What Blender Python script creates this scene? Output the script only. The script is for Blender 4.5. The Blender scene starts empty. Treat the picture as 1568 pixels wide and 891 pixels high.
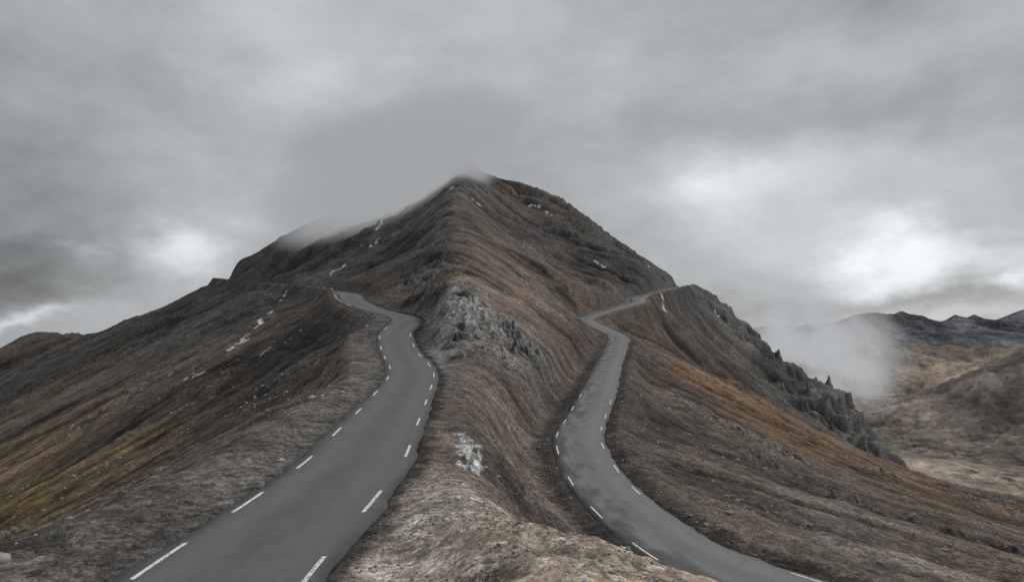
import bpy, numpy as np, math, time
T0=time.time()
rng=np.random.default_rng(7)
F=1045.;CU=784.;CV=480.
def S(u,v,d): return ((u-CU)/F*d, d, (CV-v)/F*d)

# ------------------------------------------------------------------ noise
_r=np.random.default_rng(1234)
PERM=_r.permutation(1024).astype(np.int32);_a=_r.uniform(0,2*np.pi,1024)
GX=np.cos(_a).astype(np.float32);GY=np.sin(_a).astype(np.float32)
def pn(x,y,seed=0):
    x=np.asarray(x,float)+seed*3.71;y=np.asarray(y,float)-seed*5.13
    xf=np.floor(x);yf=np.floor(y);fx=(x-xf).astype(np.float32);fy=(y-yf).astype(np.float32)
    xi=(xf.astype(np.int32)+seed*57);yi=yf.astype(np.int32)
    u=fx*fx*fx*(fx*(fx*6-15)+10);v=fy*fy*fy*(fy*(fy*6-15)+10)
    p0=PERM[xi&1023];p1=PERM[(xi+1)&1023]
    def g(p,dx,dy):
        h=PERM[(p+yi+dy)&1023]
        return GX[h]*(fx-dx)+GY[h]*(fy-dy)
    a=g(p0,0,0);b=g(p1,1,0);c=g(p0,0,1);d=g(p1,1,1)
    return 1.5*((a*(1-u)+b*u)*(1-v)+(c*(1-u)+d*u)*v)
def ss(a,b,x):
    t=np.clip((x-a)/(b-a),0,1);return t*t*(3-2*t)
def fbm(x,y,wl,octv,seed,sp=None,gain=.5,ridge=False):
    out=np.zeros(np.shape(x));a=1.
    for o in range(octv):
        n=pn(x/wl+o*17.3,y/wl-o*9.1,seed+o)
        if ridge: n=.75-2.6*np.abs(n)
        w=a if sp is None else a*ss(1.2*sp,3*sp,wl)
        out=out+n*w
        wl=wl/2.03;a*=gain
    return out

# ------------------------------------------------------------------ roads
def catmull(P,step):
    P=np.array(P,float);out=[]
    Q=np.vstack([2*P[0]-P[1],P,2*P[-1]-P[-2]])
    for i in range(1,len(Q)-2):
        n=max(2,int(np.linalg.norm(Q[i+1]-Q[i])/step))
        for k in range(n):
            t=k/n
            l=np.linalg.norm(Q[i+1]-Q[i])
            m0=(Q[i+1]-Q[i-1]);m0=m0/np.linalg.norm(m0)*l
            m1=(Q[i+2]-Q[i]);m1=m1/np.linalg.norm(m1)*l
            out.append((2*t**3-3*t*t+1)*Q[i]+(t**3-2*t*t+t)*m0+(-2*t**3+3*t*t)*Q[i+1]+(t**3-t*t)*m1)
    out.append(P[-1]);return np.array(out)
LR=catmull([(-6.5,-25,-7.2),(-7.6,0,-7.4),(-8.2,12,-7.5),(-8.25,20,-7.5),(-8.0,28,-7.5),(-8.0,35,-7.5),(-8.7,44,-7.5),(-9.9,60,-7.4),
 (-11.6,79,-6.66),(-16.2,98,-5.3),(-19.3,113,-3.3),(-19.6,125,-1.7),(-22.0,136,-.6),(-29.5,146,.8),(-37.4,161,3.1),(-43,180,5.0),(-54,210,6.4),
 (-75.6,260,9),(-136,370,15.6),(-200,470,23.0),(-212,500,24)],1.0)
RR=catmull([(75,3,-16),(48,14,-15.6),(28,26,-15.3),(18.5,33.5,-15.1),(13.6,38.7,-15),(11,43,-15),(8.5,54,-15),(7.6,65,-15),(7.5,77,-14.2),(10,92,-14),
 (13.9,110,-12.6),(21.3,150,-11.),(26.7,175,-8.4),(29.2,190,-6.4),(25.4,204,-3.9),(23.0,215,-2),(28,226,-.3),(38.5,240,2.3),(47,255,4.4),
 (50,270,6.0),(60,290,8.2),(80,340,12.3),(101,398,15.6),(112,440,17)],1.0)
HW=2.95
# ------------------------------------------------------------------ control points of the land
C=[]
def line(P,frac=.05):
    P=np.array(P,float)
    for a,b in zip(P[:-1],P[1:]):
        n=max(1,int(np.linalg.norm(b-a)/max(3,frac*abs(a[1]))))
        for k in range(n): C.append(a+(b-a)*k/n)
    C.append(P[-1])
line(LR[::6],.08);line(RR[::6],.08)
crest=[(0,-25,-2.2),(0,-8,-2.3),(0,0,-2.7),(0,6,-3.4),(0,12,-4.7),(-1.,18,-6),(-2,24,-6.9),(-3.2,32,-7.1),(-4.0,45,-7.0),(-5.6,60,-6.7),(-7.9,80,-6.0),(-9.4,95,-4.0),
 (-10,105,-1.4),(-10.5,120,1.9),(-11,135,5.2),(-12.9,160,8.6),(-17,190,15.5),(-19.6,230,25.5),(-22,255,30),(-27,300,44.5),(-31.6,380,69),(-34,440,90),(-34.5,500,111)]
line(crest)
C+= [(3,12,-5),(6,12,-6.1),(4.5,22,-8.6),(7,20,-8.6),(1.6,26,-8.8),(-.7,30,-8.6),(13,14,-9.6),(-3.5,14,-6.3),(-3.9,20,-7.1),(10,5,-6.2),(20,0,-9.5),
 (2,36,-11.5),(6,32,-12),(12,27,-13.4),(-3.2,45,-8.8),(0,50,-11.8),(1.5,60,-13.2),(2.5,72,-13.6),(20,16,-13.3)]
C+= [S(780,400,230),(10,262,20.5)]
for (x,y,z) in [(-24.5,280,38),(-27,300,44.5),(-29,340,56.5),(-31.6,380,69),(-33,415,81),(-34,440,90),(-34.3,475,101)]:
    C+= [(x-14,y,z-10.5),(x-34,y,z-24),(x-60,y,z-34),(x+18,y,z-10),(x+42,y,z-22)]
for (x,y,z) in [(-12.9,160,8.4),(-17,190,15.5),(-19.6,230,25.5),(-22,255,30)]:
    C+= [(x-6,y,z-4.5),(x+7,y,z-1.5)]
def at(R,y):
    i=np.argmin(np.abs(R[:,1]-y));return R[i]
for d in [-15,5,20,40,60,80,100,125,150,178,210,260,320,380,430]:
    r=at(LR,d)
    for D in [9,30,80,150,250]:
        if d<60 and D==9: z=r[2]-1.0
        else: z=r[2]-.46*(D-4)
        C.append((r[0]-D,d,z))
for d in [45,65,85,110,130,150,175,195]:
    r=at(RR,d);sl=.25+.17*float(ss(60,130,d))
    for D in [6,15,38]:
        C.append((r[0]+D,d,r[2]-sl*(D-3)))
C+= [S(1568,870,65),S(1568,825,95),S(1568,795,125),(60,30,-22),(100,30,-32),(90,90,-38),(140,100,-48)]
line([S(985,500,222),S(1050,548,210),S(1100,578,200),S(1200,632,185),S(1300,688,170),S(1400,735,160),S(1568,775,150),S(1800,800,150)])
line([(58,244,-14),(75,235,-28),(95,225,-37),(110,215,-45),(130,205,-53),(160,200,-62),(200,200,-75)])
C+= [S(1130,560,300),S(1050,500,320),S(1030,470,350),S(1250,640,300),S(1150,575,320),S(1310,695,285)]
def sil(P,back):
    line(P)
    for p in P:
        for (dx,dy,dz) in back: C.append((p[0]+dx,p[1]+dy,p[2]+dz))
sil([S(660,266,504),S(620,282,503),S(580,300,500),S(540,318,497),S(480,341,490),S(430,366,486),S(390,388,482),S(365,403,480),S(350,424,478)],[(-10,70,-30),(-20,260,-150)])
sil([S(712,255,500),S(740,264,496),S(760,271,492),S(800,285,482),S(830,293,475),S(862,307,462),S(900,334,445),S(940,364,430),S(980,394,415),S(1020,425,405),S(1045,437,400)],[(20,70,-32),(60,260,-150)])
sil([S(1065,438,397),S(1100,464,390),S(1150,508,375),S(1200,552,360),S(1250,584,350),S(1295,605,340)],[(16,12,-16),(45,30,-40),(160,150,-140)])
sil([S(1318,650,330),S(1331,692,318),S(1388,728,300)],[(12,6,-20),(50,30,-50),(180,100,-110)])
sil([(-206,480,24),(-230,490,12),(-262,500,-2.5),(-270,505,-1.5),(-300,530,-13),(-340,560,-17),(-416,600,-18),(-437,602,-24),(-450,604,-35),(-507,610,-69),(-600,620,-110)],[(-20,60,-25),(-60,250,-140)])
C+= [(-337,450,-46),(-400,500,-62),(-600,300,-220),(-600,0,-230),(-900,600,-300),(300,150,-105),(300,30,-80),(450,300,-190),(600,0,-180),(400,600,-240),(600,900,-320),
 (0,900,-200),(-300,1000,-280),(300,1000,-300)]
# far valley and hills
C+= [S(1568,760,1300),S(1568,735,1450),S(1450,730,1450),S(1400,720,1500),S(1300,705,1450),S(1800,750,1400),S(1568,706,1700),S(1450,706,1650),S(1350,700,1700),S(1450,665,2200),S(1350,665,2200),S(1568,655,2200),S(1430,620,3000),S(1330,610,3000),
 (500,1100,-370),(800,1000,-360),(1100,1000,-350)]
line([S(1150,532,3800),S(1230,520,3800),S(1270,509,3800),S(1300,504,3800),S(1350,505,3800),S(1400,526,3700),S(1450,530,3600),S(1500,552,3400)],.06)
line([S(1450,640,2350),S(1490,596,2450),S(1530,560,2600),S(1568,536,2600),S(1700,495,2700),S(1900,475,2700)],.06)
for u in range(1100,2000,100): C.append((S(u,500,4700)[0],4700,-420))
line([S(u,v,6200) for u,v in [(1050,525),(1180,522),(1250,514),(1330,520),(1390,504),(1440,522),(1500,506),(1568,518),(1700,504),(1900,510)]],.03)
for u in range(1100,2000,100): C.append((S(u,500,7400)[0],7400,-600))
pk=[(1000,505),(1100,498),(1150,506),(1200,498),(1260,500),(1300,490),(1335,477),(1352,482),(1378,475),(1410,493),(1440,502),(1462,482),(1475,488),(1492,481),(1520,500),(1550,480),(1575,472),(1620,486),(1700,474),(1800,490),(1900,475)]
line([S(u,v,9500) for u,v in pk],.012)
for u in range(1000,2000,80): C.append((S(u,500,10600)[0],10600,-450))
for u in range(1000,2000,150): C.append((S(u,500,15000)[0],15000,-800))
for u in range(-1500,1000,350):
    for d in (1500,3000,6000,15000): C.append((S(u,500,d)[0],d,-520 if d<9000 else -700))
C=np.array(C,float)
keep=[]
for i,p in enumerate(C):
    if not keep or np.min(np.hypot(*(C[keep][:,:2]-p[:2]).T))>max(2.0,.011*abs(p[1])): keep.append(i)
C=C[keep]
CC=2.5
def phi(dx,dy): return np.sqrt(dx*dx+dy*dy+CC*CC)
n=len(C);A=np.zeros((n+3,n+3));sc=1000.
A[:n,:n]=phi(C[:,None,0]-C[None,:,0],C[:,None,1]-C[None,:,1])/sc
A[:n,n]=1;A[:n,n+1]=C[:,0]/sc;A[:n,n+2]=C[:,1]/sc;A[n:,:n]=A[:n,n:].T
W=np.linalg.solve(A,np.concatenate([C[:,2],[0,0,0]]))
def base(x,y):
    x=np.ravel(x);y=np.ravel(y);o=np.empty(len(x))
    for i in range(0,len(x),4000):
        a=x[i:i+4000];b=y[i:i+4000]
        o[i:i+4000]=phi(a[:,None]-C[None,:,0],b[:,None]-C[None,:,1])@W[:n]/sc+W[n]+W[n+1]*a/sc+W[n+2]*b/sc
    return o
def road_info(R,x,y,reach=16.):
    D=np.full(len(x),1e3);Sg=np.zeros(len(x));Zr=np.zeros(len(x))
    P=R[::3];P=np.vstack([P,R[-1]])
    sub=np.nonzero((x>P[:,0].min()-reach)&(x<P[:,0].max()+reach)&(y>P[:,1].min()-reach)&(y<P[:,1].max()+reach))[0]
    xs=x[sub];ys=y[sub]
    for a,b in zip(P[:-1],P[1:]):
        m=sub[np.nonzero((np.abs(xs-(a[0]+b[0])/2)<reach+2)&(np.abs(ys-(a[1]+b[1])/2)<reach+2))[0]]
        if len(m)==0: continue
        d=b[:2]-a[:2];L=d@d
        if L<1e-6: continue
        px=x[m]-a[0];py=y[m]-a[1]
        t=np.clip((px*d[0]+py*d[1])/L,0,1)
        q=np.hypot(px-t*d[0],py-t*d[1]);s=np.sign(px*d[1]-py*d[0])
        k=q<D[m];mm=m[k];D[mm]=q[k];Sg[mm]=s[k];Zr[mm]=(a[2]+t*(b[2]-a[2]))[k]
    return D,Sg,Zr
cr=np.array(crest)
def seg(x,y,P0,P1):
    d=np.array(P1)-np.array(P0);L=d@d
    t=np.clip(((x-P0[0])*d[0]+(y-P0[1])*d[1])/L,0,1)
    return np.hypot(x-P0[0]-t*d[0],y-P0[1]-t*d[1]),t
LS0=(-3.1,42.5);LS1=(-1.95,34.)
OUT={}
def height(x,y,full=False):
    x=np.ravel(x).astype(float);y=np.ravel(y).astype(float)
    z=base(x,y)
    r=np.hypot(x,y+8);sp=np.maximum(.006*r,.03)
    dl,sl,zl=road_info(LR,x,y);dr,sr,zr=road_info(RR,x,y)
    dm=np.minimum(dl,dr)
    cx=np.interp(y,cr[:,1],cr[:,0])
    side=ss(-12,12,x-cx)
    near=1-ss(650,1300,r);far=1-near
    away=ss(3.5,14,dm)
    wx=fbm(x,y,95,2,5)*15;wy=fbm(x,y,95,2,9)*15
    jx=fbm(x,y,16,4,15)*2.2
    Xw=x+wx;Yw=y+wy
    def gully(f,seed):
        al=Xw*f[0]+Yw*f[1];ac=-Xw*f[1]+Yw*f[0]+jx
        g=fbm(ac,al/6.,24,4,seed,sp=sp,gain=.48,ridge=True)
        st=fbm(ac,al/8.,5.0,4,seed+40,sp=sp*.5,gain=.75)
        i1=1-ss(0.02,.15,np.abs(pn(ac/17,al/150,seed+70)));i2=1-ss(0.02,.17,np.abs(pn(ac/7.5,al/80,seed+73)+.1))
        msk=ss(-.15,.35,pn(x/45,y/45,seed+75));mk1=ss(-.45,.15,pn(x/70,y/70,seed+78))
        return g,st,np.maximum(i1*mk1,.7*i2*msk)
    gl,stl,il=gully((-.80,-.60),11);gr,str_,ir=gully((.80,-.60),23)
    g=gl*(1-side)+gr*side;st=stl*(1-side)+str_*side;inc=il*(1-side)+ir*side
    gm_=ss(-.5,.5,fbm(x,y,75,3,301))
    ga=(.85*ss(40,130,r)+2.3*ss(180,420,r))*(.35+.9*gm_)
    crestd=np.abs(x-cx)
    prot=(.2+.8*ss(4,40,crestd))
    z=z+near*away*prot*(ga*g-inc*(.35*ss(30,90,r)+1.2*ss(150,350,r)))
    def blob(px,py,sx,sy): return np.exp(-((x-px)/sx)**2-((y-py)/sy)**2)
    rk=1.25*blob(-10.5,115,5,16)+1.1*blob(-17,135,6,18)+.8*blob(-21,180,7,30)+.7*blob(-8,97,3,13)+.9*blob(-4,114,6,12)+.6*blob(3,108,5,14)+1.2*blob(168,335,30,28)+1.1*blob(172,308,22,22)+.7*blob(125,370,34,18)\
        +.4*blob(60,375,30,40)+.45*blob(-95,300,40,60)+.45*blob(-29,300,7,70)+.35*blob(-8.,85,3,20)+.45*blob(-3,24,2.0,9)+.3*blob(-60,420,60,50)+.35*blob(-150,440,60,30)+.5*blob(135,290,40,30)
    rk=rk*(1+1.4*fbm(x,y,14,4,77))+.4*ss(.25,.65,fbm(x,y,26,5,311))*ss(50,110,r)
    rk=np.clip(rk,0,1)
    bw=fbm(x,y,6,5,63,sp=sp,gain=.62)
    tb=(x*.72+y*.18)/2.2+1.3*bw
    fr_=tb-np.floor(tb);steps=(np.floor(tb)+ss(.0,.3,fr_))-tb
    tb2=(x*.55-y*.4)/1.1+1.6*bw;f2=tb2-np.floor(tb2);steps2=(np.floor(tb2)+ss(0,.3,f2))-tb2
    rn=fbm(x+wx*.3,y+wy*.3,6.5,6,61,sp=sp,gain=.68,ridge=True)
    rnl=fbm(x+wx*.3,y+wy*.3,15,6,68,sp=sp,gain=.6,ridge=True)
    farr=ss(200,330,r)
    spur=ss(90,130,x)
    z=z+near*rk*away*(rn*.85*(1-farr)+rnl*(1.7+1.8*spur)*farr+(1-ss(180,330,r))*(1.7*steps+.9*steps2))
    zb=(z+.12*x)/9+.5*fbm(x,y,40,4,88,sp=sp);fb=zb-np.floor(zb);band=(np.floor(zb)+ss(.25,.6,fb))-zb
    z=z+near*rk*away*farr*(2.5+5*spur)*band
    z=z+near*.3*rk*ss(HW+.6,HW+3,dm)*(1-ss(60,90,r))*(.5*rn+.6*steps2)
    rough=fbm(x,y,9,7,31,sp=sp,gain=.6)
    z=z+near*ss(HW+.2,HW+5,dm)*rough*.34
    z=z+near*ss(HW+.1,HW+1.5,dm)*fbm(x,y,1.1,5,91,sp=sp*.8,gain=.65)*.08
    lump=np.exp(-(x/14)**2-((y-18)/16)**2)
    z=z+lump*fbm(x,y,1.5,5,95,sp=sp*.8,gain=.65,ridge=True)*.05*ss(HW+.3,HW+2,dm)
    od,ot=seg(x,y,LS0,LS1);oj=od/(.36+.34*ot)+1.2*pn(x/.8,y/1.6,4)+.6*pn(x/.3,y/.6,5)
    om=ss(1.0,.6,oj)
    z=z+om*(.22+.28*fbm(x*2.2,y,1.6,4,66,ridge=True,gain=.6))
    fr=.8*fbm(x+3*wx,y+3*wy,1500,4,49)+.75*fbm(x+5*wx,y+3*wy,520,7,51,sp=sp,gain=.55,ridge=True)
    z=z+far*fr*(12+24*ss(1900,2600,r))*(1-ss(5500,8500,r))
    z=z+ss(5000,6000,r)*(1-ss(10500,12500,r))*fbm(x,y*.6,750,6,57,sp=sp,ridge=True,gain=.55)*(26+14*ss(7500,9000,r))
    for D,s,rz,kind in ((dl,sl,zl,0),(dr,sr,zr,1)):
        if kind==0: sh=np.where(s<0,3.4,.5)*(1-.8*ss(90,160,y))+.3
        else: sh=np.where(s<0,1.6,.8)*(1-.5*ss(150,220,y))
        sh=sh*(1+.35*pn(x/5,y/5,3))
        t=ss(HW+sh,HW+sh+5.,D)
        bed=rz-.30*(1-ss(HW-.35,HW+.25,D))+.05*fbm(x,y,1.4,4,8,sp=sp)*ss(HW-.1,HW+.5,D)
        if kind==0:
            bed=bed+np.where(s<0,.22,-.06)*ss(HW+.8,HW+2.4,D)
            bed=bed+np.where(s<0,1.,0)*ss(176,192,y)*1.4*ss(HW+.2,HW+1.2,D)*(1+.4*pn(x/4,y/4,12))
        else:
            bed=bed+np.where(s>0,.35,-.12)*ss(HW+.5,HW+1.8,D)
            bed=bed+np.where(s>0,1.,0)*ss(262,276,y)*1.3*ss(HW+.2,HW+1.2,D)*(1+.4*pn(x/4,y/4,12))
        z=np.where(D<15,bed*(1-t)+z*t,z)
    if full:
        OUT.update(g=g,st=st,inc=inc,rk=rk,rn=rn*(1-farr)+rnl*farr,band=band*farr,dl=dl,dr=dr,sl=sl,sr=sr,near=near,far=far,r=r,fr=fr,rough=rough,om=om,steps=steps,wx=wx,wy=wy)
    return z
# ------------------------------------------------------------------ ground sheet
ang=np.concatenate([np.linspace(-86,-41,50,endpoint=False),np.linspace(-41,41,1180),np.linspace(41,86,51)[1:]])
ang=np.radians(ang);NA=len(ang)
lr=np.linspace(math.log(1.5),math.log(15500),4000)
dn=1+1.6*np.exp(-((lr-math.log(122))/.33)**2)+.5*np.exp(-((lr-math.log(350))/.35)**2)+.3*np.exp(-((lr-math.log(22))/.4)**2)
dn[lr<math.log(9)]*=.4
cum=np.cumsum(dn);NR=1450
rad=np.exp(np.interp(np.linspace(cum[0],cum[-1],NR),cum,lr))
RA,AN=np.meshgrid(rad,ang,indexing='ij')
X=(RA*np.sin(AN)).ravel();Y=(RA*np.cos(AN)-8).ravel()
Z=height(X,Y,True)
# --- ground colours at points on the land (sRGB), painted sunlight on far hills included
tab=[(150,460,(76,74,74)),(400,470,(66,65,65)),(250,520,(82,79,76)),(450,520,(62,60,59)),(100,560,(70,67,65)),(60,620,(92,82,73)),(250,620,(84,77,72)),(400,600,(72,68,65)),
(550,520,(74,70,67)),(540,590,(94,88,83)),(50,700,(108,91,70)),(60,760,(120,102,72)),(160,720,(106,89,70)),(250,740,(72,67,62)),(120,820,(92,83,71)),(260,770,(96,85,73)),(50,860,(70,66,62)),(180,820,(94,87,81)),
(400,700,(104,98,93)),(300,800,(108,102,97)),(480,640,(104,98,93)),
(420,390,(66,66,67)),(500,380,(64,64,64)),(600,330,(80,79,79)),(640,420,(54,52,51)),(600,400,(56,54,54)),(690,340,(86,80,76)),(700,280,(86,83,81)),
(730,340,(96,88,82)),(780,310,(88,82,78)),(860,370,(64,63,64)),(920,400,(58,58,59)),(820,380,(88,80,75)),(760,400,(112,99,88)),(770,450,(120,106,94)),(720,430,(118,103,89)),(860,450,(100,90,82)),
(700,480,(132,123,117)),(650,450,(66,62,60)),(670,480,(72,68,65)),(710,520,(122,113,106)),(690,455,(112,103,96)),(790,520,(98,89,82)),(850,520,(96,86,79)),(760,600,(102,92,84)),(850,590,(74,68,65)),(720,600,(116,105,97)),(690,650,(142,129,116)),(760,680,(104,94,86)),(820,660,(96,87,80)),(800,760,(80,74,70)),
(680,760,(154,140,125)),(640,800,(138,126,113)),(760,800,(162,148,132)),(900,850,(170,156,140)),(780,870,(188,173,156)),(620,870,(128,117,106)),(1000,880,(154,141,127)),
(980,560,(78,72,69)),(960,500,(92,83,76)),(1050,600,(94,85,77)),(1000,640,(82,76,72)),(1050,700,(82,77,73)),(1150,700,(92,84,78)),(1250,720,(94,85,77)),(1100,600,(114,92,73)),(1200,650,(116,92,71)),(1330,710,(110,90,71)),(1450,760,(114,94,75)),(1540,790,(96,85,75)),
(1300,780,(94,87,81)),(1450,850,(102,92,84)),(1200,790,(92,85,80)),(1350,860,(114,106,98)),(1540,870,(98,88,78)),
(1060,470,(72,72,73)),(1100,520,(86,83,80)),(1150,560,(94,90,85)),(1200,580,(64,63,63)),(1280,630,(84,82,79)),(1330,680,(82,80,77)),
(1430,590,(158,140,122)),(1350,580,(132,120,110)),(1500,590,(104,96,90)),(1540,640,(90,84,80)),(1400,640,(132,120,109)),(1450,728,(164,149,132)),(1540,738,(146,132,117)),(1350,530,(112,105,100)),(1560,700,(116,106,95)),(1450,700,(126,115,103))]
def lin(c):
    c=np.array(c)/255.;return np.where(c<=.04045,c/12.92,((c+.055)/1.055)**2.4)
ds=np.exp(np.linspace(math.log(8),math.log(9500),420))
pts=[];cols=[]
uu=np.array([t[0] for t in tab]);vv=np.array([t[1] for t in tab])
gx=((uu-CU)/F)[:,None]*ds;gz=((CV-vv)/F)[:,None]*ds;gy=np.broadcast_to(ds,gx.shape)
tz=base(gx,gy).reshape(gx.shape)
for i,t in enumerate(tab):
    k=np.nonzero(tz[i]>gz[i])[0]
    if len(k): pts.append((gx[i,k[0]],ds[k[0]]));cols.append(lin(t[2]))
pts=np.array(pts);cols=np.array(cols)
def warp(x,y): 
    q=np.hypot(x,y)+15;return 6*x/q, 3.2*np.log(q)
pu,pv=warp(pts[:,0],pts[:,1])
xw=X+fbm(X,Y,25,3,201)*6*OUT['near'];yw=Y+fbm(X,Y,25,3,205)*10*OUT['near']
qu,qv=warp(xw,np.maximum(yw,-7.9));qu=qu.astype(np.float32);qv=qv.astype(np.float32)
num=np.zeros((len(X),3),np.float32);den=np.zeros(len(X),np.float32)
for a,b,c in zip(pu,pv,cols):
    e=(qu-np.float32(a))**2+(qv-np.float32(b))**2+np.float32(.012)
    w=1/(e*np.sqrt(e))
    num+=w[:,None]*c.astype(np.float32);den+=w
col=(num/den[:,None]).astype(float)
O=OUT
col=col*(1.15*O['near']+1.40*O['far'])[:,None]  # far land brightened in the colour for its sunlit patches
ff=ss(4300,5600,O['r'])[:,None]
col=col*(1-ff)+ff*np.array([.17,.17,.175])*(1+.7*np.clip(fbm(X,Y*.5,500,5,811),-1,1))[:,None]  # farthest land greyed in the colour to suggest aerial haze
m=col.mean(1,keepdims=True)
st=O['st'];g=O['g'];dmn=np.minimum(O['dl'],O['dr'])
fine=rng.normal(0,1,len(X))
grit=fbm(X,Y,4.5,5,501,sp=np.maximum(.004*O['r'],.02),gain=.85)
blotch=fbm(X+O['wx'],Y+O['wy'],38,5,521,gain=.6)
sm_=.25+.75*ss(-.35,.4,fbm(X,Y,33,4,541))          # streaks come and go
f=1+(.58*sm_*np.clip(st,-1.2,1.2)+.34*np.clip(g,-1,.8))*ss(2,12,dmn)*(.35+.65*ss(40,100,O['r']))  # gully floors toned darker, occlusion-style shade in the colour
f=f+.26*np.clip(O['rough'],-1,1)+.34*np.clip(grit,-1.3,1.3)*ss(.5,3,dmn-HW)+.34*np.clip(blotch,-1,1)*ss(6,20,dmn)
f=f*(1-.5*O['inc']*ss(5,14,dmn)*ss(25,80,O['r']))  # narrow incisions darkened in the colour, again like occlusion shade
f=f*np.clip(1+.08*fine*O['near'],.4,1.9)
sunlit_vein=1-ss(.02,.16,np.abs(fbm(X+6*O['wx'],Y+6*O['wy'],420,4,333)))  # sunlit veining of the far hills, painted as lighter colour
f=np.where(O['far']>.5,1+.45*np.clip(O['fr'],-1,1)+.4*fbm(X,Y,130,5,303,gain=.65)+.45*sunlit_vein,f)
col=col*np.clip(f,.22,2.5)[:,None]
gr=ss(.1,.7,fbm(X,Y/1.8,22,5,401,gain=.6)+.3*sm_*st)*O['near']*ss(6,15,dmn)*.45
col=col*(1-gr[:,None])+gr[:,None]*m*np.clip(f,.4,2)[:,None]*np.array([1.30,1.0,.72])
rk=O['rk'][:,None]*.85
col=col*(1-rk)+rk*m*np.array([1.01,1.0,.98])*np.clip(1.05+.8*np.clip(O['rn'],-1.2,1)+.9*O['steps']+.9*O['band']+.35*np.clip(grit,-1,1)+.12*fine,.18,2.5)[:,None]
def mixc(mask,c):
    global col
    col=col*(1-mask[:,None])+mask[:,None]*np.array(c)[None,:]*np.clip(1+.15*fine+.25*np.clip(O['rough'],-1,1)+.3*grit,.3,2)[:,None]
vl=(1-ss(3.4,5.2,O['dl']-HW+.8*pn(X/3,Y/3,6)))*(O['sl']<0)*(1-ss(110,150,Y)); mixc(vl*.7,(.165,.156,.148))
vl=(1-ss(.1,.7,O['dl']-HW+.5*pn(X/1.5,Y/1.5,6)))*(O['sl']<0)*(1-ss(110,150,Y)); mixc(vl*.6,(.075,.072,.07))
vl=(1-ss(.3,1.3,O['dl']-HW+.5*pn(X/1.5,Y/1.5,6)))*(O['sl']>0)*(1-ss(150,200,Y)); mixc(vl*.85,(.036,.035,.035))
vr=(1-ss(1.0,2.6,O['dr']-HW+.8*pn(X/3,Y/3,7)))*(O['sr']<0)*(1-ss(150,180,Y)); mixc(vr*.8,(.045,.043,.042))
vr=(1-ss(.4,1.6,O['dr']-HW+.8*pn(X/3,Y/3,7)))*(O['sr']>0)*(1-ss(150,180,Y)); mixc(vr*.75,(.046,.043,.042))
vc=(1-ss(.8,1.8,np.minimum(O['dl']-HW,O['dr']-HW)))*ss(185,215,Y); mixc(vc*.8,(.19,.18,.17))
om=O['om'][:,None]*.95
col=col*(1-om)+om*np.array([.58,.58,.56])*np.clip(1+.7*fbm(X*2.4,Y,1.0,4,67)+.1*fine,.2,1.4)[:,None]
tr=ss(.0,.35,fbm(X,Y,260,4,77))*ss(1550,1750,O['r'])*(1-ss(2500,3000,O['r']))*ss(.0,.3,fbm(X,Y,30,3,78))
mixc(tr*.75,(.035,.04,.03))
# snow remnants
def hit(u,v):
    x=(u-CU)/F*ds;zz=(CV-v)/F*ds;t=base(x,ds);k=np.nonzero(t>zz)[0]
    return (x[k[0]],ds[k[0]]) if len(k) else None
snow=[((352,537),(382,515),1.4),((392,503),(418,480),.8),((505,424),(527,406),.9),((552,375),(560,371),1.2),((575,356),(588,346),1.1),((625,308),(632,303),1.2),((690,290),(698,283),1.1),((478,441),(494,441),1.1),
 ((272,590),(296,576),.6),((248,585),(262,577),.5),((300,577),(312,572),.5),((566,378),(580,364),.9),((1012,470),(1020,484),.8),((1052,455),(1062,465),.8),((1094,478),(1102,486),.8),((805,312),(826,318),.9),((990,410),(1003,416),.8),((880,388),(888,392),.8),((835,326),(846,332),.8),((910,405),(925,412),.8),((652,296),(660,290),1.1),
 ((420,470),(440,452),.5),((600,335),(612,328),.9),((722,306),(740,318),.9),((400,545),(412,535),.4)]
for a,b,w in snow:
    A_=hit(*a);B_=hit(*b)
    if A_ is None or B_ is None: continue
    A_=np.array(A_);B_=np.array(B_);d=B_-A_
    if np.hypot(*d)>45: B_=A_+d*45/np.hypot(*d);d=B_-A_
    L=max(d@d,1e-3)
    mk=np.nonzero((X>min(A_[0],B_[0])-5)&(X<max(A_[0],B_[0])+5)&(Y>min(A_[1],B_[1])-5)&(Y<max(A_[1],B_[1])+5))[0]
    px=X[mk]-A_[0];py=Y[mk]-A_[1];t=np.clip((px*d[0]+py*d[1])/L,0,1);q=np.hypot(px-t*d[0],py-t*d[1])
    ww=w*(.85+1.3*pn(X[mk]/3,Y[mk]/3,99)+.8*pn(X[mk]/1.2,Y[mk]/1.2,98))
    k=ss(0,.4,ww-q)[:,None]*.85
    col[mk]=col[mk]*(1-k)+k*np.array([.70,.72,.74])
col=np.clip(col,.010,.85)
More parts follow.
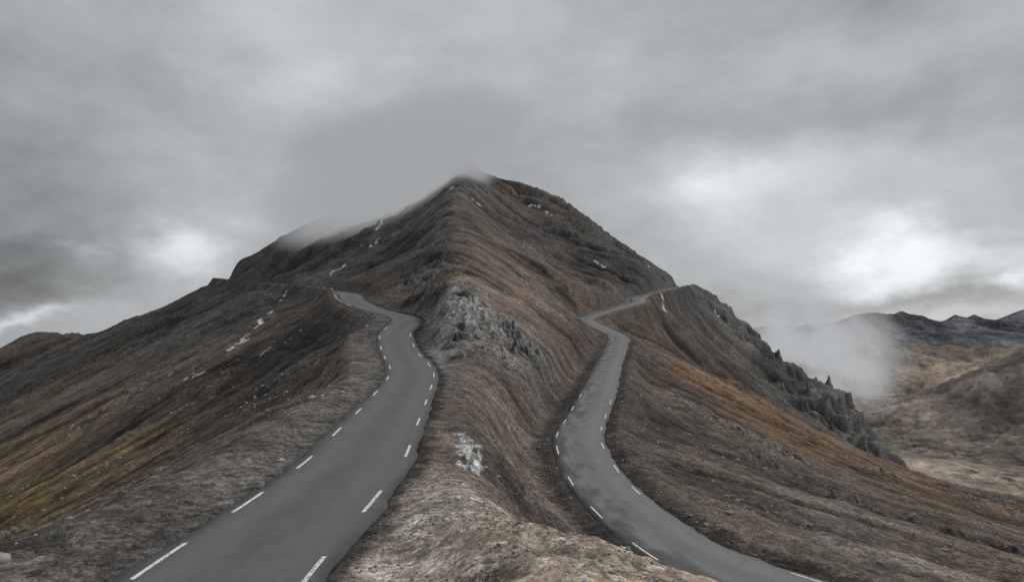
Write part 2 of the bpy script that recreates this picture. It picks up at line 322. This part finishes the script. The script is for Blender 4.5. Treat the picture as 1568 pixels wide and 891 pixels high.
def grid_mesh(name,i0,i1,mat):
    nr=i1-i0
    v=np.stack([X,Y,Z],1).reshape(NR,NA,3)[i0:i1].reshape(-1,3)
    idx=np.arange(nr*NA).reshape(nr,NA)
    q=np.stack([idx[:-1,:-1],idx[:-1,1:],idx[1:,1:],idx[1:,:-1]],-1).reshape(-1,4)[:,::-1]
    me=bpy.data.meshes.new(name);me.vertices.add(len(v));me.vertices.foreach_set('co',v.astype(np.float32).ravel())
    me.loops.add(q.size);me.loops.foreach_set('vertex_index',q.astype(np.int32).ravel())
    me.polygons.add(len(q));me.polygons.foreach_set('loop_start',(np.arange(len(q))*4).astype(np.int32))
    me.polygons.foreach_set('use_smooth',np.ones(len(q),bool))
    me.update(calc_edges=True)
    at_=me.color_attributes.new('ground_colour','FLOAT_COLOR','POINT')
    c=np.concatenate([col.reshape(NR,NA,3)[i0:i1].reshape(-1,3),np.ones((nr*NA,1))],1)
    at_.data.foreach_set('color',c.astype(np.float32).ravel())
    me.materials.append(mat)
    ob=bpy.data.objects.new(name,me);bpy.context.collection.objects.link(ob)
    return ob
# ------------------------------------------------------------------ materials
def newmat(name):
    m=bpy.data.materials.new(name);m.use_nodes=True;nt=m.node_tree
    return m,nt,nt.nodes['Principled BSDF']
def N(nt,t,**k):
    n=nt.nodes.new(t)
    for a,b in k.items(): setattr(n,a,b)
    return n
def math_(nt,op,a,b=None,c=None,clamp=False):
    n=nt.nodes.new('ShaderNodeMath');n.operation=op;n.use_clamp=clamp
    for i,s in enumerate((a,b,c)):
        if s is None: continue
        if isinstance(s,(int,float)): n.inputs[i].default_value=s
        else: nt.links.new(s,n.inputs[i])
    return n.outputs[0]
def noise(nt,vec,scale,detail=4,rough=.55):
    n=nt.nodes.new('ShaderNodeTexNoise');n.inputs['Scale'].default_value=scale;n.inputs['Detail'].default_value=detail;n.inputs['Roughness'].default_value=rough
    if vec is not None: nt.links.new(vec,n.inputs['Vector'])
    return n.outputs['Fac']
def ground_mat(name,s1,s2,bd,stony):
    m,nt,p=newmat(name)
    a=N(nt,'ShaderNodeVertexColor',layer_name='ground_colour')
    geo=N(nt,'ShaderNodeNewGeometry')
    n1=noise(nt,geo.outputs['Position'],s1,6,.7);n2=noise(nt,geo.outputs['Position'],s2,5,.75)
    f=math_(nt,'MULTIPLY_ADD',n1,1.6,.2)
    f2=math_(nt,'MULTIPLY_ADD',n2,2.6,-.3)
    f=math_(nt,'MAXIMUM',math_(nt,'MULTIPLY',f,f2),.15)
    h=math_(nt,'ADD',math_(nt,'MULTIPLY',n1,.5),math_(nt,'MULTIPLY',n2,.25))
    if stony:
        for sc_,am,hh in ((1.4,.45,.12),(3.2,.75,.16),(9.,.6,.05)):
            vo=N(nt,'ShaderNodeTexVoronoi');vo.inputs['Scale'].default_value=sc_;nt.links.new(geo.outputs['Position'],vo.inputs['Vector'])
            sc2=N(nt,'ShaderNodeSeparateColor');nt.links.new(vo.outputs['Color'],sc2.inputs[0])
            f=math_(nt,'MULTIPLY',f,math_(nt,'MULTIPLY_ADD',sc2.outputs[0],am,1-am/2))
            h=math_(nt,'ADD',h,math_(nt,'MULTIPLY',math_(nt,'SUBTRACT',sc2.outputs[1],vo.outputs['Distance']),hh))
    mx=N(nt,'ShaderNodeVectorMath',operation='SCALE');nt.links.new(a.outputs['Color'],mx.inputs[0]);nt.links.new(f,mx.inputs['Scale'])
    nt.links.new(mx.outputs[0],p.inputs['Base Color'])
    p.inputs['Roughness'].default_value=.95;p.inputs['Specular IOR Level'].default_value=.12
    b=N(nt,'ShaderNodeBump');b.inputs['Strength'].default_value=1.;b.inputs['Distance'].default_value=bd
    nt.links.new(h,b.inputs['Height']);nt.links.new(b.outputs[0],p.inputs['Normal'])
    return m
gm=ground_mat('scree_and_shale',.8,6.5,.45,True)
hm=ground_mat('distant_land',.006,.04,14.,False)
isp=int(np.searchsorted(rad,1100))
grid_mesh('mountain_terrain',0,isp+1,gm)
grid_mesh('distant_hills',isp,NR,hm)
# ---- road
def asphalt(name,basec,patch):
    m,nt,p=newmat(name)
    geo=N(nt,'ShaderNodeNewGeometry');uv=N(nt,'ShaderNodeUVMap',uv_map='road')
    sep=N(nt,'ShaderNodeSeparateXYZ');nt.links.new(uv.outputs[0],sep.inputs[0])
    u=sep.outputs[0]
    mp=N(nt,'ShaderNodeCombineXYZ');nt.links.new(math_(nt,'MULTIPLY',u,3.),mp.inputs[0]);nt.links.new(math_(nt,'MULTIPLY',sep.outputs[1],.35),mp.inputs[1])
    big=noise(nt,mp.outputs[0],1.0,5,.6)
    med=noise(nt,geo.outputs['Position'],1.6,5,.65)
    fine=noise(nt,geo.outputs['Position'],38,3,.7)
    au=math_(nt,'ABSOLUTE',u)
    tk=math_(nt,'SUBTRACT',au,.5);tk=math_(nt,'MULTIPLY',tk,tk);tk=math_(nt,'MULTIPLY',tk,-14.);tk=math_(nt,'EXPONENT',tk)
    aun=math_(nt,'ADD',au,math_(nt,'MULTIPLY_ADD',med,.3,-.15))
    e=math_(nt,'SUBTRACT',aun,.84);e=math_(nt,'MULTIPLY',e,6.,clamp=True)
    v=math_(nt,'MULTIPLY_ADD',tk,.16,.76)
    v=math_(nt,'ADD',v,math_(nt,'MULTIPLY_ADD',big,.4,-.2))
    v=math_(nt,'ADD',v,math_(nt,'MULTIPLY_ADD',med,.3,-.15))
    v=math_(nt,'ADD',v,math_(nt,'MULTIPLY_ADD',fine,.9,-.45))
    v=math_(nt,'ADD',v,math_(nt,'MULTIPLY',e,-.3))
    if patch:
        pm=math_(nt,'MULTIPLY_ADD',noise(nt,mp.outputs[0],.7,5,.55),5.,-2.2)
        pm=math_(nt,'ADD',pm,math_(nt,'MULTIPLY',u,-1.5));pm=math_(nt,'SUBTRACT',pm,.6,clamp=True)
        v=math_(nt,'MULTIPLY',v,math_(nt,'MULTIPLY_ADD',pm,-.5,1.))
    else:
        sp_=math_(nt,'MULTIPLY_ADD',noise(nt,mp.outputs[0],4.5,3,.5),9.,-6.2,clamp=True)
        v=math_(nt,'MULTIPLY',v,math_(nt,'MULTIPLY_ADD',sp_,-.55,1.))
    mx=N(nt,'ShaderNodeVectorMath',operation='SCALE');mx.inputs[0].default_value=basec;nt.links.new(v,mx.inputs['Scale'])
    nt.links.new(mx.outputs[0],p.inputs['Base Color']);p.inputs['Roughness'].default_value=.75;p.inputs['Specular IOR Level'].default_value=.3
    b=N(nt,'ShaderNodeBump');b.inputs['Strength'].default_value=.35;b.inputs['Distance'].default_value=.02
    nt.links.new(fine,b.inputs['Height']);nt.links.new(b.outputs[0],p.inputs['Normal'])
    return m
def frame(R):
    t=np.gradient(R,axis=0);t[:,2]=0
    for _ in range(3): t[1:-1]=(t[:-2]+2*t[1:-1]+t[2:])/4
    t/=np.linalg.norm(t,axis=1)[:,None]
    nrm=np.stack([t[:,1],-t[:,0],0*t[:,0]],1)
    s=np.concatenate([[0],np.cumsum(np.linalg.norm(np.diff(R,axis=0),axis=1))])
    return t,nrm,s
def mesh_obj(name,v,f,mat,smooth=True,parent=None):
    me=bpy.data.meshes.new(name);me.from_pydata([tuple(map(float,a)) for a in v],[],[tuple(map(int,a)) for a in f]);me.materials.append(mat)
    if smooth: me.polygons.foreach_set('use_smooth',[True]*len(me.polygons))
    ob=bpy.data.objects.new(name,me);bpy.context.collection.objects.link(ob)
    if parent: ob.parent=parent
    return ob
def build_road(R,mat,marks,i):
    emp=bpy.data.objects.new('mountain_road',None);bpy.context.collection.objects.link(emp)
    s_old=np.concatenate([[0],np.cumsum(np.linalg.norm(np.diff(R,axis=0),axis=1))])
    sn=np.arange(0,s_old[-1],.5);R=np.stack([np.interp(sn,s_old,R[:,c]) for c in range(3)],1)
    t,nr,s=frame(R);off=np.array([-1.06,-1,-.75,-.5,-.25,0,.25,.5,.75,1,1.06]);v=[];uv=[]
    jr=.16*pn(s/1.1,s*0+3.3,5+i)+.30*pn(s/4.5,s*0+7.7,6+i);jl=.16*pn(s/1.1,s*0+13.3,7+i)+.30*pn(s/4.5,s*0+17.7,8+i)
    for k in range(len(R)):
        for j,o in enumerate(off):
            jit=(jr[k] if o>0 else jl[k]) if abs(o)>=1 else 0
            p=R[k]+nr[k]*(o*HW+jit);z=R[k][2]+.05*(1-o*o)-(.38 if abs(o)>1 else 0)
            v.append((p[0],p[1],z));uv.append((max(-1,min(1,o)),s[k]))
    m_=len(off);fc=[(a*m_+b,a*m_+b+1,(a+1)*m_+b+1,(a+1)*m_+b) for a in range(len(R)-1) for b in range(m_-1)]
    ob=mesh_obj('asphalt',v,fc,mat,True,emp)
    ul=ob.data.uv_layers.new(name='road')
    for lp in ob.data.loops: ul.data[lp.index].uv=uv[lp.vertex_index]
    if ob.data.polygons[55].normal.z<0: ob.data.flip_normals()
    v=[];fc=[]
    for lat,starts,ln in marks:
        for y0 in starts:
            s0=np.interp(y0,R[:,1],s)
            n_=6
            for a in range(n_+1):
                ssn=s0+ln*a/n_
                p=np.array([np.interp(ssn,s,R[:,c]) for c in range(3)]);nn=np.array([np.interp(ssn,s,nr[:,c]) for c in range(2)]+[0])
                for w in (-.075,.075):
                    q=p+nn*(lat+w);o=lat/HW;z=p[2]+.05*(1-o*o)+.014;v.append((q[0],q[1],z))
            b=len(v)-2*(n_+1)
            for a in range(n_): fc.append((b+2*a,b+2*a+1,b+2*a+3,b+2*a+2))
    mk=mesh_obj('painted_dashes',v,fc,paint,False,emp)
    return emp
paint,nt,p=newmat('worn_road_paint')
geo=N(nt,'ShaderNodeNewGeometry');nz=noise(nt,geo.outputs['Position'],9,5,.7)
rp=N(nt,'ShaderNodeValToRGB');rp.color_ramp.elements[0].position=.38;rp.color_ramp.elements[0].color=(.22,.22,.22,1);rp.color_ramp.elements[1].position=.5;rp.color_ramp.elements[1].color=(.82,.82,.8,1)
nt.links.new(nz,rp.inputs[0]);nt.links.new(rp.outputs[0],p.inputs['Base Color']);p.inputs['Roughness'].default_value=.6
build_road(LR,asphalt('asphalt_grey',(.160,.159,.16),False),[(-2.45,[11,19.2,25.6,33.0,42,51,61.5,72,81,90,99,108,117],3.0),(2.45,[9,18.0,25.8,35.5,45.5,55.5,65,74,83,92,101,110],3.1)],0)
build_road(RR,asphalt('asphalt_pale',(.235,.23,.228),True),[(-2.5,[35.5,42.5,50.5,60,71,78,87,96,105],3.0),(2.5,[30,36,56.5,64.5,73,83,92,101],2.6)],1)
# ---- loose stones
import bmesh
bm=bmesh.new();bmesh.ops.create_icosphere(bm,subdivisions=1,radius=1.);bm.verts.ensure_lookup_table()
iv=np.array([v.co[:] for v in bm.verts]);bm.faces.ensure_lookup_table();jf=np.array([[v.index for v in f_.verts] for f_ in bm.faces]);bm.free()
def stones(name,x,y,size,mat,seed,sink=.25):
    r_=np.random.default_rng(seed);k=len(x)
    z=height(x,y)
    V=np.repeat(iv[None],k,0)*(1+r_.uniform(-.32,.32,(k,len(iv),1)))
    V*=np.stack([r_.uniform(.7,1.3,k),r_.uniform(.6,1.1,k),r_.uniform(.35,.75,k)],1)[:,None,:]
    a=r_.uniform(0,6.28,k);c,s_=np.cos(a)[:,None],np.sin(a)[:,None]
    vx=V[:,:,0]*c-V[:,:,1]*s_;vy=V[:,:,0]*s_+V[:,:,1]*c
    V=np.stack([vx,vy,V[:,:,2]],2)*size[:,None,None]
    V+=np.stack([x,y,z+size*sink],1)[:,None,:]
    Fc=(jf[None]+(np.arange(k)*len(iv))[:,None,None]).reshape(-1,3);V=V.reshape(-1,3)
    me=bpy.data.meshes.new(name);me.vertices.add(len(V));me.vertices.foreach_set('co',V.astype(np.float32).ravel())
    me.loops.add(Fc.size);me.loops.foreach_set('vertex_index',Fc.astype(np.int32).ravel());me.polygons.add(len(Fc));me.polygons.foreach_set('loop_start',(np.arange(len(Fc))*3).astype(np.int32))
    me.update(calc_edges=True);me.materials.append(mat)
    ob=bpy.data.objects.new(name,me);bpy.context.collection.objects.link(ob);return ob
def stone_mat(name,lo,hi):
    m,nt,p=newmat(name);g_=N(nt,'ShaderNodeNewGeometry')
    r_=N(nt,'ShaderNodeValToRGB');r_.color_ramp.elements[0].color=(*lo,1);r_.color_ramp.elements[1].color=(*hi,1)
    n_=noise(nt,g_.outputs['Position'],5,4,.7);v=math_(nt,'ADD',math_(nt,'MULTIPLY',g_.outputs['Random Per Island'],.7),math_(nt,'MULTIPLY_ADD',n_,.8,-.25))
    nt.links.new(v,r_.inputs[0]);nt.links.new(r_.outputs[0],p.inputs['Base Color']);p.inputs['Roughness'].default_value=.95
    b=N(nt,'ShaderNodeBump');b.inputs['Distance'].default_value=.05;nt.links.new(noise(nt,g_.outputs['Position'],14,4,.7),b.inputs['Height']);nt.links.new(b.outputs[0],p.inputs['Normal'])
    return m
sm=stone_mat('limestone_chips',(.14,.13,.118),(.50,.47,.43))
def scatter(n_,x0,x1,y0,y1,dens,smin,smax,seed):
    r_=np.random.default_rng(seed);x=r_.uniform(x0,x1,n_);y=r_.uniform(y0,y1,n_)
    dl_,_,_=road_info(LR,x,y);dr_,_,_=road_info(RR,x,y)
    k=(np.minimum(dl_,dr_)>HW+.35)&(r_.uniform(0,1,n_)<dens(x,y));x=x[k];y=y[k]
    s_=smin*(smax/smin)**(r_.uniform(0,1,len(x))**3.);return x,y,s_
parts=[scatter(70000,-7,20,6,32,lambda x,y:np.clip(.3+.9*pn(x/3,y/3,44),.05,1),.012,.085,1),
       scatter(9000,-14,20,30,110,lambda x,y:np.clip(.1+.9*pn(x/6,y/6,45),.02,1),.04,.20,2),
       scatter(14000,12,130,35,190,lambda x,y:np.clip(.0+1.1*pn(x/12,y/12,46),.01,1),.06,.38,3),
       scatter(14000,-90,-10,15,170,lambda x,y:np.clip(.0+1.1*pn(x/10,y/10,47),.01,1),.05,.34,4)]
x,y,s_=[np.concatenate([p_[i] for p_ in parts]) for i in range(3)]
stones('loose_stones',x,y,s_,sm,9)
# ---- low dry-stone parapets on the outer edge of the bends
def parapet(R,y0,y1,side,seed):
    t,nr,s=frame(R);s0,s1=np.interp([y0,y1],R[:,1],s);q=np.repeat(np.arange(s0,s1,.38),3);r2=np.random.default_rng(seed)
    q=q+r2.uniform(-.1,.1,len(q));px=np.interp(q,s,R[:,0])+np.interp(q,s,nr[:,0])*side*(HW+.75)+r2.normal(0,.07,len(q))
    py=np.interp(q,s,R[:,1])+np.interp(q,s,nr[:,1])*side*(HW+.75)
    return px,py,r2.uniform(.22,.36,len(q))
px,py,ps=parapet(LR,150,176,-1,3);stones('stone_parapet',px,py,ps,sm,31,.5)
px,py,ps=parapet(LR,188,212,-1,4);stones('stone_parapet',px,py,ps,sm,32,.9)
# ------------------------------------------------------------------ mist
def mist(name,loc,scale,dens,L,nscale=1.6,thr=.38,seed=0.,pw=1.,rot=0.):
    bm=bmesh.new();bmesh.ops.create_icosphere(bm,subdivisions=3,radius=1.);me=bpy.data.meshes.new(name);bm.to_mesh(me);bm.free()
    ob=bpy.data.objects.new(name,me);bpy.context.collection.objects.link(ob);ob.location=loc;ob.scale=scale;ob.rotation_euler=(0,rot,0)
    m=bpy.data.materials.new(name+'_vapour');m.use_nodes=True;nt=m.node_tree;nt.nodes.clear()
    tc=N(nt,'ShaderNodeTexCoord');ln=N(nt,'ShaderNodeVectorMath',operation='LENGTH');nt.links.new(tc.outputs['Object'],ln.inputs[0])
    ad=N(nt,'ShaderNodeVectorMath',operation='ADD');ad.inputs[1].default_value=(seed,seed*1.7,seed*.6);nt.links.new(tc.outputs['Object'],ad.inputs[0])
    nz=noise(nt,ad.outputs[0],nscale,5,.6)
    fo=math_(nt,'SUBTRACT',1.,ln.outputs['Value'],clamp=True);fo=math_(nt,'POWER',fo,pw)
    d=math_(nt,'MULTIPLY',math_(nt,'MULTIPLY',math_(nt,'SUBTRACT',nz,thr,clamp=True),5.),fo)
    d=math_(nt,'MULTIPLY',d,dens)
    ab=N(nt,'ShaderNodeVolumeAbsorption');ab.inputs['Color'].default_value=(0,0,0,1);nt.links.new(d,ab.inputs['Density'])
    em=N(nt,'ShaderNodeEmission');em.inputs['Color'].default_value=(.97,1.,1.03,1);nt.links.new(math_(nt,'MULTIPLY',d,L),em.inputs['Strength'])  # vapour glows by itself, standing in for scattered skylight
    s=N(nt,'ShaderNodeAddShader');nt.links.new(ab.outputs[0],s.inputs[0]);nt.links.new(em.outputs[0],s.inputs[1])
    o=N(nt,'ShaderNodeOutputMaterial');nt.links.new(s.outputs[0],o.inputs['Volume']);me.materials.append(m);return ob
mist('cloud_bank',(-74,436,92),(98,66,42),.12,.375,2.0,.24,3.,1.25,math.radians(-26))
mist('mist',(188,430,-16),(64,62,46),.12,.48,2.6,.41,1.,1.2,math.radians(38))
me=bpy.data.meshes.new('valley_haze');hb=[(sx*16000,yy,zz) for yy in (1150,15400) for sx in (-1,1) for zz in (-1200,700)]
me.from_pydata(hb,[],[(0,1,3,2),(4,6,7,5),(0,4,5,1),(2,3,7,6),(0,2,6,4),(1,5,7,3)]);ob=bpy.data.objects.new('valley_haze',me);bpy.context.collection.objects.link(ob)
m=bpy.data.materials.new('thin_haze');m.use_nodes=True;nt=m.node_tree;nt.nodes.clear()
ab=N(nt,'ShaderNodeVolumeAbsorption');ab.inputs['Color'].default_value=(0,0,0,1);ab.inputs['Density'].default_value=1/6800.
em=N(nt,'ShaderNodeEmission');em.inputs['Color'].default_value=(.25,.29,.345,1);em.inputs['Strength'].default_value=1/6800.  # even glow put in for daylight scattered by the haze
s=N(nt,'ShaderNodeAddShader');nt.links.new(ab.outputs[0],s.inputs[0]);nt.links.new(em.outputs[0],s.inputs[1])
o=N(nt,'ShaderNodeOutputMaterial');nt.links.new(s.outputs[0],o.inputs['Volume']);me.materials.append(m)
# ------------------------------------------------------------------ sky
w=bpy.data.worlds.new('World');bpy.context.scene.world=w;w.use_nodes=True;nt=w.node_tree;nt.nodes.clear()
sky=N(nt,'ShaderNodeTexSky',sky_type='NISHITA');sky.sun_disc=False
SE,SR=math.radians(40),math.radians(62)
sky.sun_elevation=SE;sky.sun_rotation=SR
b1=N(nt,'ShaderNodeBackground');b1.inputs['Strength'].default_value=.08;nt.links.new(sky.outputs[0],b1.inputs['Color'])
tc=N(nt,'ShaderNodeTexCoord');vec=tc.outputs['Generated']
mp=N(nt,'ShaderNodeMapping');mp.inputs['Scale'].default_value=(1,1,1.9);mp.inputs['Rotation'].default_value=(0,.25,0);nt.links.new(vec,mp.inputs['Vector'])
wn=N(nt,'ShaderNodeTexNoise');wn.inputs['Scale'].default_value=3.2;wn.inputs['Detail'].default_value=7;wn.inputs['Roughness'].default_value=.58;nt.links.new(mp.outputs[0],wn.inputs['Vector'])
wc=N(nt,'ShaderNodeSeparateColor');nt.links.new(wn.outputs['Color'],wc.inputs[0])
sp=N(nt,'ShaderNodeSeparateXYZ');nt.links.new(vec,sp.inputs[0])
az=math_(nt,'ARCTAN2',sp.outputs[0],sp.outputs[1])
hy=math_(nt,'SQRT',math_(nt,'ADD',math_(nt,'MULTIPLY',sp.outputs[0],sp.outputs[0]),math_(nt,'MULTIPLY',sp.outputs[1],sp.outputs[1])))
el=math_(nt,'ARCTAN2',sp.outputs[2],hy)
az=math_(nt,'ADD',az,math_(nt,'MULTIPLY_ADD',wc.outputs[0],.44,-.22))
el=math_(nt,'ADD',el,math_(nt,'MULTIPLY_ADD',wc.outputs[1],.22,-.11))
n1=noise(nt,mp.outputs[0],2.2,7,.52);n2=noise(nt,mp.outputs[0],7,8,.62)
acc=math_(nt,'ADD',math_(nt,'MULTIPLY_ADD',n1,.66,.45-.33),math_(nt,'MULTIPLY_ADD',n2,.24,-.12))
for u,v,su,sv,am in [(290,395,75,50,.42),(80,425,260,70,-.26),(20,505,110,14,.32),(100,250,300,110,-.09),(600,215,300,90,-.08),(1400,385,120,45,.55),(1150,300,100,30,.18),(1250,300,260,90,.12),
   (1230,455,120,22,-.20),(1440,445,120,16,-.14),(1250,190,300,50,-.10),(1450,60,220,60,.10),(400,50,400,60,.09),(1555,420,30,25,.35),(1180,470,120,30,-.05),(1420,475,220,12,.12)]:
    a0=math.atan((u-CU)/F);e0=math.atan((CV-v)/F*math.cos(a0));sa=su/F*math.cos(a0)**2;se=sv/F*math.cos(a0)
    q=math_(nt,'ADD',math_(nt,'POWER',math_(nt,'ABSOLUTE',math_(nt,'MULTIPLY_ADD',az,1/sa,-a0/sa)),2.),math_(nt,'POWER',math_(nt,'ABSOLUTE',math_(nt,'MULTIPLY_ADD',el,1/se,-e0/se)),2.))
    acc=math_(nt,'MULTIPLY_ADD',math_(nt,'EXPONENT',math_(nt,'MULTIPLY',q,-1.)),am,acc)
acc=math_(nt,'MAXIMUM',acc,.12)
cc=N(nt,'ShaderNodeVectorMath',operation='SCALE');cc.inputs[0].default_value=(.965,1.,1.035);nt.links.new(acc,cc.inputs['Scale'])
b2=N(nt,'ShaderNodeBackground');nt.links.new(cc.outputs[0],b2.inputs['Color'])
mxs=N(nt,'ShaderNodeMixShader');mxs.inputs[0].default_value=.95;nt.links.new(b1.outputs[0],mxs.inputs[1]);nt.links.new(b2.outputs[0],mxs.inputs[2])
o=N(nt,'ShaderNodeOutputWorld');nt.links.new(mxs.outputs[0],o.inputs[0])
# ------------------------------------------------------------------ sun
sl=bpy.data.lights.new('sun','SUN');sl.energy=1.5;sl.angle=math.radians(10);sl.color=(1,.96,.91)
so=bpy.data.objects.new('sun',sl);bpy.context.collection.objects.link(so)
from mathutils import Vector
dv=Vector((math.sin(SR)*math.cos(SE),math.cos(SR)*math.cos(SE),math.sin(SE)))
so.rotation_euler=dv.to_track_quat('Z','Y').to_euler();so.location=(50,0,100)
# ------------------------------------------------------------------ camera
cam=bpy.data.cameras.new('camera');cam.lens=24;cam.sensor_width=36;cam.shift_y=34.5/1568;cam.clip_end=40000;cam.clip_start=.1
co=bpy.data.objects.new('camera',cam);bpy.context.collection.objects.link(co);co.rotation_euler=(math.radians(90),0,0)
bpy.context.scene.camera=co
vs_=bpy.context.scene.view_settings;vs_.view_transform='Standard';vs_.look='None';vs_.exposure=0
